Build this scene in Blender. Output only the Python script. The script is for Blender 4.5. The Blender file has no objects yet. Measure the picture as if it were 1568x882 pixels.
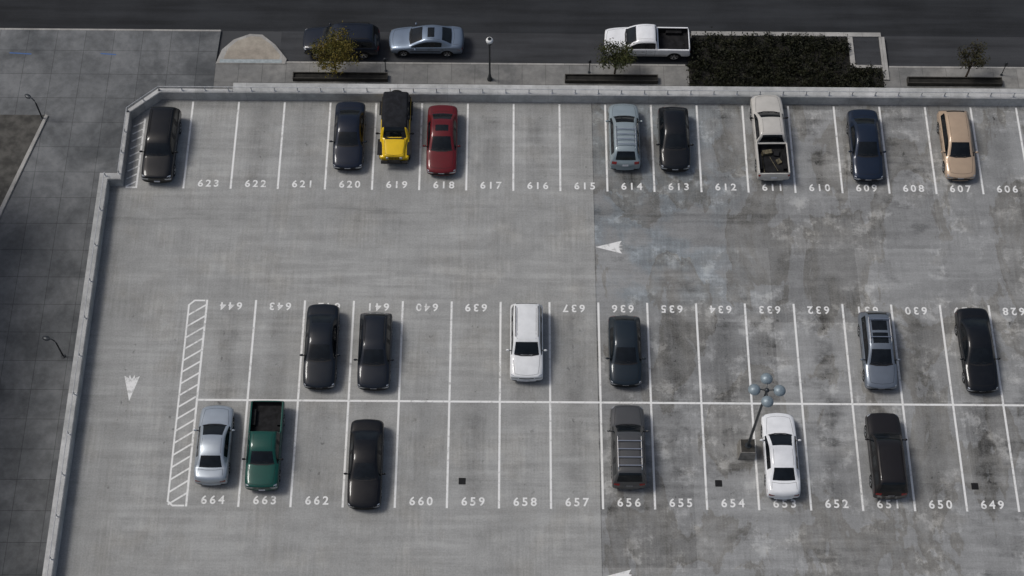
import bpy, bmesh, math, random
from mathutils import Vector, Matrix, Euler
from mathutils.bvhtree import BVHTree
random.seed(7)
S = bpy.context.scene
COL = S.collection
P = 2.74      # stall width
L = 6.14      # stall length
Y2, Y3 = 13.44, 19.54

# ------------------------------------------------------------------ materials
class NT:
    def __init__(s, name):
        s.m = bpy.data.materials.new(name); s.m.use_nodes = True
        s.t = s.m.node_tree; s.n = s.t.nodes; s.l = s.t.links
        s.b = s.n['Principled BSDF']
    def _in(s, sock, v):
        if isinstance(v, (int, float)): sock.default_value = v
        elif isinstance(v, (tuple, list)):
            sock.default_value = tuple(v) if len(v) == len(sock.default_value) else (*v, 1)
        else: s.l.new(v, sock)
    def math(s, op, a, b=0.0, c=None, clamp=False):
        n = s.n.new('ShaderNodeMath'); n.operation = op; n.use_clamp = clamp
        s._in(n.inputs[0], a); s._in(n.inputs[1], b)
        if c is not None: s._in(n.inputs[2], c)
        return n.outputs[0]
    def pos(s):
        g = s.n.new('ShaderNodeNewGeometry'); return g.outputs['Position']
    def objpos(s):
        g = s.n.new('ShaderNodeTexCoord'); return g.outputs['Object']
    def sep(s, v):
        n = s.n.new('ShaderNodeSeparateXYZ'); s.l.new(v, n.inputs[0]); return n.outputs
    def mapv(s, v, scale=(1, 1, 1), rot=0.0, loc=(0, 0, 0)):
        n = s.n.new('ShaderNodeMapping'); s.l.new(v, n.inputs[0])
        n.inputs['Scale'].default_value = scale; n.inputs['Rotation'].default_value = (0, 0, rot)
        n.inputs['Location'].default_value = loc
        return n.outputs[0]
    def noise(s, v, scale, detail=4, rough=.55, dist=0.0):
        n = s.n.new('ShaderNodeTexNoise'); s.l.new(v, n.inputs['Vector'])
        n.inputs['Scale'].default_value = scale; n.inputs['Detail'].default_value = detail
        n.inputs['Roughness'].default_value = rough; n.inputs['Distortion'].default_value = dist
        return n.outputs[0]
    def ss(s, v, a, b, lo=0.0, hi=1.0):
        n = s.n.new('ShaderNodeMapRange'); n.interpolation_type = 'SMOOTHSTEP'
        s._in(n.inputs[0], v); n.inputs[1].default_value = a; n.inputs[2].default_value = b
        n.inputs[3].default_value = lo; n.inputs[4].default_value = hi
        return n.outputs[0]
    def mix(s, f, a, b, mode='MIX'):
        n = s.n.new('ShaderNodeMix'); n.data_type = 'RGBA'; n.blend_type = mode
        s._in(n.inputs[0], f); s._in(n.inputs[6], a); s._in(n.inputs[7], b)
        return n.outputs[2]
    def white(s, v):
        n = s.n.new('ShaderNodeTexWhiteNoise'); n.noise_dimensions = '3D'; s.l.new(v, n.inputs[0]); return n.outputs[0]
    def comb(s, x, y, z=0.0):
        n = s.n.new('ShaderNodeCombineXYZ'); s._in(n.inputs[0], x); s._in(n.inputs[1], y); s._in(n.inputs[2], z); return n.outputs[0]
    def bump(s, h, strength=.2, dist=.01):
        n = s.n.new('ShaderNodeBump'); s.l.new(h, n.inputs['Height']); n.inputs['Strength'].default_value = strength
        n.inputs['Distance'].default_value = dist; s.l.new(n.outputs[0], s.b.inputs['Normal'])
    def line(s, x, x0, w):
        return s.math('COMPARE', x, x0, w)
    def per(s, x, off, sp, w):
        d = s.math('PINGPONG', s.math('SUBTRACT', x, off), sp / 2)
        return s.math('LESS_THAN', d, w)
    def scale(s, c, f):
        v = s.n.new('ShaderNodeVectorMath'); v.operation = 'SCALE'
        if isinstance(c, tuple): v.inputs[0].default_value = c[:3]
        else: s.l.new(c, v.inputs[0])
        s.l.new(f, v.inputs['Scale']); return v.outputs[0]
    def set(s, **k):
        for a, v in k.items():
            a = {'color': 'Base Color', 'rough': 'Roughness', 'metal': 'Metallic', 'coat': 'Coat Weight',
                 'coatr': 'Coat Roughness', 'spec': 'Specular IOR Level'}[a]
            s._in(s.b.inputs[a], v)
        return s.m

def simple(name, col, rough=.6, metal=0.0, var=.15, scale=6.0, **k):
    t = NT(name); n = t.noise(t.objpos(), scale, 4)
    f = t.ss(n, .3, .7)
    lo = tuple(c * (1 - var) for c in col); hi = tuple(min(1, c * (1 + var)) for c in col)
    return t.set(color=t.mix(f, (*lo, 1), (*hi, 1)), rough=rough, metal=metal, **k)

def deck_mat():
    t = NT('deck_concrete'); p = t.pos(); X, Y, _ = t.sep(p)
    A = lambda *q: t.math('ADD', *q)
    M = lambda *q: t.math('MULTIPLY', *q)
    Sb = lambda *q: t.math('SUBTRACT', *q)
    def amp(n, a, lo=.32, hi=.68): return t.ss(n, lo, hi, -a / 2, a / 2)
    right = t.ss(X, 2.60, 2.64)
    n1 = t.noise(p, .11, 3)
    n2 = t.noise(t.mapv(p, (.14, 2.0, 1)), 1.0, 5, .62)
    n3 = t.noise(t.mapv(p, (6.0, .32, 1)), 1.0, 4, .6)
    n4 = t.noise(p, .8, 9, .74)
    n5 = t.noise(p, 11, 5, .75)
    n6 = t.noise(t.mapv(p, (1, 1, 1), 0, (31, 7, 0)), .36, 6, .6)
    n7 = t.noise(t.mapv(p, (1, 1, 1), 0, (-12, 44, 0)), 2.3, 8, .75)
    n8 = t.noise(t.mapv(p, (.5, .9, 1), 0, (3, 14, 0)), .9, 6, .65)
    mk1 = t.ss(n6, .40, .58, .25, 1.0); mk2 = t.ss(n1, .42, .56, .3, 1.0)
    f = A(.955, amp(n1, .14)); f = A(f, M(amp(n2, .22), mk2)); f = A(f, M(amp(n3, .15), mk1)); f = A(f, amp(n5, .20)); f = A(f, amp(n8, .15)); f = A(f, amp(n4, .14))
    px = t.math('FLOOR', t.math('DIVIDE', Sb(X, 2.62), 4.95)); py = t.math('FLOOR', t.math('DIVIDE', Sb(Y, .2), 4.77))
    pv = M(Sb(t.white(t.comb(px, py, 3.3)), .5), t.math('MULTIPLY_ADD', right, .20, .03))
    f = A(f, pv); f = Sb(f, M(right, .13))
    # light scuffed patches, mostly on the right pour
    msk = t.ss(n6, .46, .60)
    f = A(f, M(M(t.ss(n4, .49, .60), msk), t.math('MULTIPLY_ADD', right, .38, .06)))
    msk2 = t.ss(n1, .44, .58)
    f = Sb(f, M(M(t.ss(n8, .50, .66), msk2), t.math('MULTIPLY_ADD', right, .26, .09)))
    f = Sb(f, M(t.ss(n7, .64, .72), .22))
    # water run-off marks
    nr = t.noise(t.mapv(p, (.33, .16, 1), 0, (70, 11, 0)), 1.0, 7, .58, .5)
    tide = M(t.ss(nr, .515, .535), t.ss(nr, .535, .60, 1, .45))
    f = Sb(f, M(tide, t.math('MULTIPLY_ADD', right, .16, .02)))
    # dirt in the middle of the bays
    def stall(off, y0, y1):
        d = t.math('PINGPONG', Sb(X, off), P / 2)
        return M(t.ss(d, .45, 1.25), M(t.ss(Y, y0 - .3, y0 + .8), t.ss(Y, y1 - .8, y1 + .3, 1, 0)))
    st = A(stall(0, -6, 6), stall(.25 * P, 13.6, 19.5))
    sid = t.white(t.comb(t.math('FLOOR', t.math('DIVIDE', X, P)), t.math('FLOOR', t.math('DIVIDE', Y, 6.2)), 1.3))
    f = Sb(f, M(M(st, t.ss(n8, .35, .65, .06, .32)), M(t.ss(sid, .1, .9, .35, 1.35), t.math('MULTIPLY_ADD', right, .35, .75))))
    o = t.ss(t.noise(t.mapv(p, (1.2, .9, 1), 0, (5, 3, 0)), 2.2, 4, .6), .62, .70)
    f = Sb(f, M(M(o, .35), st))
    # tyre-darkened bands in the aisle
    bd = M(t.ss(Y, 10.6, 11.6), t.ss(Y, 12.0, 13.2, 1, 0)); f = Sb(f, M(bd, t.ss(n2, .45, .60, 0, .20)))
    bd2 = M(t.ss(Y, 6.8, 7.4), t.ss(Y, 7.6, 8.6, 1, 0)); f = A(f, M(bd2, t.ss(n2, .45, .60, 0, .07)))
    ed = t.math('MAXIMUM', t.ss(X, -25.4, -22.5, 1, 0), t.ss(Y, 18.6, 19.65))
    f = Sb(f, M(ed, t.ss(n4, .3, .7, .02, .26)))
    jr = M(t.math('MAXIMUM', t.per(X, 2.62, 4.95, .011), t.per(Y, .2, 4.77, .011)), right)
    f = A(f, M(jr, t.ss(n4, .4, .6, -.12, .24)))
    jl = M(t.math('MAXIMUM', t.per(X, .6, 2.35, .008), t.per(Y, .2, 4.77, .010)), Sb(1.0, right))
    f = Sb(f, M(jl, t.ss(n1, .42, .58, .0, .12)))
    f = Sb(f, M(t.line(X, 2.62, .024), .36))
    f = t.math('MAXIMUM', f, .14)
    blu = M(M(right, t.ss(X, 7.0, 14.0, 1, 0)), M(t.ss(Y, 5.0, 7.0), t.ss(n6, .40, .56)))
    c0 = t.mix(right, (.313, .315, .304, 1), (.298, .302, .298, 1))
    c0 = t.mix(M(blu, .75), c0, (.235, .27, .292, 1))
    c0 = t.mix(M(t.ss(n6, .5, .68), .35), c0, (.31, .298, .268, 1))
    c0 = t.mix(M(tide, t.math('MULTIPLY_ADD', right, .40, .10)), c0, (.30, .285, .25, 1))
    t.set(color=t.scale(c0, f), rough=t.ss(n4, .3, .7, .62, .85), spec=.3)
    t.bump(n5, .25, .01)
    return t.m

def slab_mat(name, ca, cb, sx, sy, ox=0, oy=0, jw=.02, jd=.55):
    t = NT(name); p = t.pos(); X, Y, _ = t.sep(p)
    n1 = t.noise(p, .18, 5, .6, .6); n2 = t.noise(p, 1.6, 7, .7); n3 = t.noise(p, 14, 4)
    pid = t.comb(t.math('FLOOR', t.math('DIVIDE', t.math('SUBTRACT', X, ox), sx)), t.math('FLOOR', t.math('DIVIDE', t.math('SUBTRACT', Y, oy), sy)), 1.7)
    c = t.mix(t.ss(n1, .35, .65), (*ca, 1), (*cb, 1))
    f = t.ss(n2, .3, .7, .74, 1.1); f = t.math('ADD', f, t.math('MULTIPLY', t.white(pid), .16))
    f = t.math('ADD', f, t.math('MULTIPLY', t.math('SUBTRACT', n3, .5), .2))
    j = t.math('MAXIMUM', t.per(X, ox, sx, jw), t.per(Y, oy, sy, jw))
    f = t.math('MULTIPLY', f, t.math('SUBTRACT', 1.0, t.math('MULTIPLY', j, jd)))
    t.set(color=t.scale(c, f), rough=.8, spec=.25); t.bump(n3, .2, .01)
    return t.m

def asphalt_mat(name, col):
    t = NT(name); p = t.pos()
    n1 = t.noise(t.mapv(p, (.12, 1.6, 1)), 1, 5, .6); n2 = t.noise(p, 30, 3); n3 = t.noise(p, .3, 4)
    f = t.ss(n1, .3, .7, .72, 1.15); f = t.math('ADD', f, t.ss(n2, .3, .7, -.15, .15)); f = t.math('ADD', f, t.ss(n3, .35, .65, -.12, .12))
    t.set(color=t.scale(col, f), rough=.85, spec=.2); t.bump(n2, .3, .01)
    return t.m

def mark_mat():
    t = NT('worn_white_paint'); p = t.pos()
    n = t.noise(p, 3.0, 9, .75); n2 = t.noise(p, .35, 3)
    w = t.ss(t.math('ADD', n, t.math('MULTIPLY', t.math('SUBTRACT', n2, .5), .35)), .50, .72)
    t.set(color=t.mix(w, (.74, .74, .72, 1), (.36, .36, .345, 1)), rough=.7, spec=.3)
    return t.m

def paint(col, metal=.0, rough=.38, coat=.6):
    t = NT('car_paint'); p = t.objpos()
    n = t.noise(p, 2.2, 5, .6); n2 = t.noise(p, 400, 2)
    f = t.ss(n, .3, .75)
    d = tuple(c * .88 + .003 for c in col)
    c = t.mix(f, (*col, 1), (*d, 1))
    if metal: c = t.mix(t.math('MULTIPLY', n2, .25), c, tuple(min(1, x * 1.5 + .003) for x in col) + (1,))
    return t.set(color=c, metal=metal, rough=rough, coat=coat, coatr=.07, spec=.15)

M_GLASS = simple('window_glass', (.006, .008, .010), .04, 0, .3, 3, spec=.38)
M_TRIM = simple('black_trim', (.014, .014, .015), .5, 0, .2, spec=.2)
M_CHROME = simple('chrome', (.6, .61, .62), .18, 1.0, .05)
M_HEAD = simple('headlight', (.45, .47, .5), .12, .3, .3, 20, coat=1.0)
M_TAIL = simple('tail_light', (.22, .010, .010), .15, 0, .3, 20, coat=.6)
M_TYRE = simple('tyre_rubber', (.015, .015, .015), .8, spec=.2)
M_RIM = simple('wheel_rim', (.42, .43, .44), .3, .9, .1)
M_PLATE = simple('number_plate', (.6, .6, .62), .4)
M_LINER = simple('bed_liner', (.014, .014, .015), .8, 0, .4, 3, spec=.15)
M_SOFT = simple('canvas_top', (.014, .015, .018), .85, 0, .3, 4, spec=.2)
M_GAP = simple('panel_gap', (.02, .02, .02), .7, spec=.1)
M_CARGO = simple('cargo_tools', (.10, .085, .05), .7, 0, .6, 9)
M_MARK = mark_mat()

def mkobj(name, verts, faces, mats, fm=None, smooth=False, parent=None, loc=None, sharp=None):
    me = bpy.data.meshes.new(name); me.from_pydata([tuple(v) for v in verts], [], faces)
    for m in mats: me.materials.append(m)
    if fm:
        for i, f in enumerate(me.polygons): f.material_index = fm[i]
    if smooth:
        for f in me.polygons: f.use_smooth = True
        if sharp: me.set_sharp_from_angle(angle=math.radians(sharp))
    me.update()
    o = bpy.data.objects.new(name, me); COL.objects.link(o)
    if parent: o.parent = parent
    if loc: o.location = loc
    return o

class MB:
    """mesh accumulator"""
    def __init__(s): s.v = []; s.f = []; s.m = []
    def add(s, vs, fs, mi=0):
        b = len(s.v); s.v += [Vector(v) for v in vs]
        for f in fs: s.f.append([b + i for i in f]); s.m.append(mi)
    def box(s, c, d, mi=0, rot=0.0):
        x, y, z = d[0] / 2, d[1] / 2, d[2] / 2; R = Matrix.Rotation(rot, 3, 'Z'); c = Vector(c)
        vs = [c + R @ Vector((i * x, j * y, k * z)) for i in (-1, 1) for j in (-1, 1) for k in (-1, 1)]
        s.add(vs, [(0, 1, 3, 2), (4, 6, 7, 5), (0, 4, 5, 1), (2, 3, 7, 6), (0, 2, 6, 4), (1, 5, 7, 3)], mi)
    def tube(s, pts, rad, n=10, mi=0, cap=True):
        pts = [Vector(p) for p in pts]
        if not isinstance(rad, (list, tuple)): rad = [rad] * len(pts)
        rings = []
        for i, p in enumerate(pts):
            a = pts[max(0, i - 1)]; b = pts[min(len(pts) - 1, i + 1)]; d = (b - a).normalized()
            u = d.cross(Vector((0, 0, 1)) if abs(d.z) < .9 else Vector((1, 0, 0))).normalized(); w = d.cross(u)
            rings.append([p + (u * math.cos(t) + w * math.sin(t)) * rad[i] for t in [2 * math.pi * k / n for k in range(n)]])
        vs = [v for r in rings for v in r]; fs = []
        for i in range(len(pts) - 1):
            for k in range(n): fs.append((i * n + k, i * n + (k + 1) % n, (i + 1) * n + (k + 1) % n, (i + 1) * n + k))
        if cap: fs.append(tuple(range(n - 1, -1, -1))); fs.append(tuple(range((len(pts) - 1) * n, len(pts) * n)))
        s.add(vs, fs, mi)
    def lathe(s, prof, c, n=16, mi=0, axis='z', mfun=None):
        b = len(s.v); c = Vector(c)
        for (r, h) in prof:
            for k in range(n):
                t = 2 * math.pi * k / n
                q = Vector((r * math.cos(t), r * math.sin(t), h)) if axis == 'z' else Vector((h, r * math.cos(t), r * math.sin(t)))
                s.v.append(c + q)
        for i in range(len(prof) - 1):
            for k in range(n):
                s.f.append([b + i * n + k, b + i * n + (k + 1) % n, b + (i + 1) * n + (k + 1) % n, b + (i + 1) * n + k])
                s.m.append(mfun(i, k) if mfun else mi)
    def ell(s, c, r, mi=0, n=12, m=7):
        prof = [(max(.001, math.sin(math.pi * i / m)), -math.cos(math.pi * i / m)) for i in range(m + 1)]
        b = len(s.v); s.lathe(prof, (0, 0, 0), n, mi)
        for i in range(b, len(s.v)): v = s.v[i]; s.v[i] = Vector((c[0] + v.x * r[0], c[1] + v.y * r[1], c[2] + v.z * r[2]))
    def obj(s, name, mats, smooth=False, parent=None, sharp=35): return mkobj(name, s.v, s.f, mats, s.m, smooth, parent, None, sharp)

def empty(name, loc=(0, 0, 0), rot=0.0):
    o = bpy.data.objects.new(name, None); COL.objects.link(o); o.location = loc; o.rotation_euler = (0, 0, rot); o.empty_display_size = .3
    return o

# ------------------------------------------------------------------ cars
def Hd(y, w, zl, zs, zt, bow):
    return y, bow, w, [(0, zl), (.8 * w, zl), (.97 * w, zl + .1), (w, (zl + zs) / 2 + .05), (.965 * w, zs), (.90 * w, zs + .4 * (zt - zs)), (.80 * w, zs + .78 * (zt - zs)), (.62 * w, zt), (0, zt + .015)]
def Cw(y, w, zl, zs, zt, bow, k=.76):
    return y, bow, w, [(0, zl), (.8 * w, zl), (.97 * w, zl + .1), (w, (zl + zs) / 2 + .05), (.965 * w, zs), (.915 * w, zs + .02), ((k + .07) * w, zs + .05), (k * w, zt - .015), (0, zt + .01)]
def Rf(y, w, zl, zs, wr, zr, bow):
    return y, bow, w, [(0, zl), (.8 * w, zl), (.97 * w, zl + .1), (w, (zl + zs) / 2 + .05), (.965 * w, zs), (.915 * w, zs + .03), (wr + .05, zr - .10), (wr - .05, zr - .005), (0, zr + .03)]
def Bd(y, w, zl, zs, zf, bow=0):
    return y, bow, w, [(0, zl), (.8 * w, zl), (.97 * w, zl + .1), (w, (zl + zs) / 2 + .05), (.98 * w, zs - .03), (.955 * w, zs), (.87 * w, zs), (.86 * w, zf), (0, zf)]
def Jh(y, w, zl, zf, hw, zt, bow=0):
    return y, bow, w, [(0, zl), (.7 * w, zl), (.9 * w, zl + .1), (.98 * w, (zl + zf) / 2 + .1), (.99 * w, zf - .02), (.93 * w, zf + .03), (hw + .05, zf + .06), (hw - .03, zt), (0, zt + .02)]

def kind_def(k):
    w = .91
    fm = {}; cr = {}; info = {}
    if k in ('sedan', 'coupe'):
        st = [Hd(2.30, .87 * w, .30, .52, .60, .13), Hd(2.20, .965 * w, .20, .60, .70, .15), Hd(1.75, .995 * w, .18, .72, .83, .12), Hd(1.25, w, .18, .80, .90, .06),
              Cw(.92, w, .18, .87, .97, .14), Rf(.12, w, .18, .90, .61, 1.40, .06), Rf(-.40, w, .18, .91, .63, 1.43, .0), Rf(-.50, w, .18, .91, .63, 1.43, .0), Rf(-1.02, w, .18, .92, .60, 1.38, -.05),
              Cw(-1.62, w, .18, .95, 1.03, -.12), Hd(-1.80, w, .18, .93, 1.04, -.10), Hd(-2.18, .98 * w, .20, .88, 1.02, -.10), Hd(-2.32, .96 * w, .22, .70, .93, -.11), Hd(-2.39, .89 * w, .30, .58, .68, -.11)]
        fm = {(4, 7): 1, (8, 7): 1, (4, 5): 1, (5, 5): 1, (7, 5): 1, (6, 5): 2}
        cr = {4: .5, 9: .5, 11: .3}
        info = dict(wh=(1.40, -1.36, .325), W=1.82, L=4.74, H=1.46, ws=(.92, .12), hood=(1.0, 2.0), trunk=(-1.72, -2.2), roof=(-.02, -.92), kind='sedan')
    elif k == 'hatch':
        st = [Hd(2.01, .86 * w, .30, .55, .64, .15), Hd(1.91, .96 * w, .20, .64, .76, .17), Hd(1.5, .99 * w, .18, .78, .90, .12), Hd(1.15, w, .18, .86, .97, .06),
              Cw(.90, w, .18, .92, 1.03, .16), Rf(.05, w, .18, .95, .60, 1.48, .06), Rf(-.42, w, .18, .97, .62, 1.51, .0), Rf(-.52, w, .18, .97, .62, 1.51, .0), Rf(-1.2, w, .18, 1.0, .60, 1.47, -.03), Rf(-1.50, w, .18, 1.0, .57, 1.42, -.06),
              Cw(-1.88, .985 * w, .18, .98, 1.02, -.12), Hd(-2.04, .965 * w, .2, .80, .86, -.10), Hd(-2.12, .91 * w, .28, .58, .66, -.10)]
        fm = {(4, 7): 1, (9, 7): 1, (4, 5): 1, (5, 5): 1, (7, 5): 1, (6, 5): 2}
        cr = {4: .5, 10: .4}
        info = dict(wh=(1.25, -1.3, .32), W=1.82, L=4.2, H=1.54, ws=(.90, .05), hood=(1.0, 1.75), trunk=None, roof=(-.05, -1.4), kind='hatch')
    elif k in ('wagon', 'minivan'):
        st = [Hd(2.26, .88 * w, .30, .54, .62, .13), Hd(2.16, .965 * w, .20, .62, .73, .15), Hd(1.75, .995 * w, .18, .76, .87, .12), Hd(1.3, w, .18, .84, .94, .06),
              Cw(1.0, w, .18, .91, 1.02, .14), Rf(.22, w, .18, .94, .60, 1.50, .06), Rf(-.25, w, .18, .94, .63, 1.54, .0), Rf(-.35, w, .18, .94, .63, 1.54, .0), Rf(-1.15, w, .18, .95, .63, 1.53, .0), Rf(-1.25, w, .18, .95, .63, 1.53, 0), Rf(-1.86, w, .18, .96, .60, 1.49, -.05),
              Cw(-2.16, .99 * w, .18, .96, 1.0, -.08), Hd(-2.28, .97 * w, .2, .80, .87, -.08), Hd(-2.34, .92 * w, .28, .58, .66, -.08)]
        fm = {(4, 7): 1, (10, 7): 1, (4, 5): 1, (5, 5): 1, (7, 5): 1, (9, 5): 1, (6, 5): 2, (8, 5): 2}
        cr = {4: .5, 11: .4}
        info = dict(wh=(1.38, -1.36, .33), W=1.82, L=4.6, H=1.57, ws=(1.0, .22), hood=(1.1, 2.0), trunk=None, roof=(.1, -1.75), kind='wagon')
    elif k == 'suv':
        w = .92
        st = [Hd(2.26, .93 * w, .38, .66, .82, .08), Hd(2.20, .985 * w, .28, .78, .94, .10), Hd(1.8, w, .26, .92, 1.03, .06), Hd(1.3, w, .26, .97, 1.08, .04),
              Cw(.95, w, .26, 1.02, 1.13, .10, .80), Rf(.38, w, .26, 1.05, .67, 1.66, .05), Rf(-.15, w, .26, 1.05, .69, 1.72, .0), Rf(-.25, w, .26, 1.05, .69, 1.72, .0), Rf(-1.10, w, .26, 1.05, .69, 1.72, .0), Rf(-1.20, w, .26, 1.05, .69, 1.72, 0), Rf(-2.0, w, .26, 1.06, .66, 1.68, -.03),
              Cw(-2.24, .995 * w, .26, 1.04, 1.08, -.05, .80), Hd(-2.30, .98 * w, .28, .82, .90, -.06), Hd(-2.37, .95 * w, .34, .64, .74, -.06)]
        fm = {(4, 7): 1, (10, 7): 1, (4, 5): 1, (5, 5): 1, (7, 5): 1, (9, 5): 1, (6, 5): 2, (8, 5): 2}
        cr = {4: .6, 11: .5, 1: .4, 10: .35, 0: .2}
        info = dict(wh=(1.42, -1.40, .37), W=1.86, L=4.65, H=1.75, ws=(.95, .38), hood=(1.05, 2.08), trunk=None, roof=(.25, -1.9), kind='suv')
    elif k == 'pickup':
        w = .95
        st = [Hd(2.64, .93 * w, .42, .70, .90, .08), Hd(2.58, .98 * w, .30, .84, 1.02, .10), Hd(2.1, w, .28, .97, 1.10, .06), Hd(1.65, w, .28, 1.02, 1.14, .04),
              Cw(1.30, w, .28, 1.06, 1.18, .10, .79), Rf(.72, w, .28, 1.08, .67, 1.70, .05), Rf(.15, w, .28, 1.08, .69, 1.74, .0), Rf(.05, w, .28, 1.08, .69, 1.74, .0), Rf(-.50, w, .28, 1.08, .67, 1.71, .0),
              Cw(-.60, w, .28, 1.08, 1.10, 0, .84), Bd(-.68, w, .28, 1.10, 1.06), Bd(-.72, w, .28, 1.10, .62), Bd(-2.52, w, .28, 1.08, .62), Bd(-2.56, w, .28, 1.08, 1.05), Hd(-2.62, .99 * w, .34, .95, 1.04, 0), Hd(-2.70, .97 * w, .42, .62, .70, 0)]
        fm = {(4, 7): 1, (8, 7): 1, (4, 5): 1, (5, 5): 1, (7, 5): 1, (6, 5): 2}
        for i in (10, 11, 12): fm[(i, 6)] = 9; fm[(i, 7)] = 9
        cr = {4: .6, 9: .7, 8: .3, 10: .8, 11: .8, 12: .8, 13: .8, 14: .6, 1: .3}
        info = dict(wh=(1.72, -1.68, .38), W=1.9, L=5.3, H=1.77, ws=(1.30, .72), hood=(1.4, 2.45), trunk=None, roof=(.6, -.4), kind='pickup')
    elif k == 'jeep':
        w = .88
        st = [Jh(1.95, w * .90, .45, .78, .54, 1.0, 0), Jh(1.90, w, .40, .86, .57, 1.10, 0), Jh(1.4, w, .38, .92, .60, 1.15, 0), Jh(.95, w, .38, .92, .68, 1.18, 0),
              Cw(.78, w, .38, 1.10, 1.20, .02, .84), Rf(.50, w, .38, 1.12, .68, 1.80, .02), Rf(-.20, w, .38, 1.12, .70, 1.84, .0), Rf(-.30, w, .38, 1.12, .70, 1.84, .0), Rf(-1.0, w, .38, 1.12, .70, 1.84, .0), Rf(-1.1, w, .38, 1.12, .70, 1.84, 0), Rf(-1.85, w, .38, 1.12, .69, 1.80, 0),
              Cw(-1.98, w, .38, 1.10, 1.12, 0, .84), Hd(-2.0, .98 * w, .40, .90, .98, 0), Hd(-2.05, .95 * w, .45, .6, .7, 0)]
        fm = {(4, 7): 1, (10, 7): 1, (5, 5): 1, (7, 5): 1, (9, 5): 1, (6, 5): 9, (8, 5): 9}
        for i in range(5, 10): fm[(i, 7)] = 9; fm[(i, 6)] = 9
        fm[(10, 6)] = 9; fm[(10, 5)] = 9
        for i in (7, 8, 9, 10): fm[(i, 4)] = 9
        cr = {4: .7, 11: .7, 10: .6, 5: .4, 1: .6, 3: .6}
        info = dict(wh=(1.28, -1.28, .42), W=1.85, L=4.2, H=1.87, ws=(.78, .5), hood=(.9, 1.8), trunk=None, roof=(.4, -1.8), kind='jeep')
    return st, fm, cr, info

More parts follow.
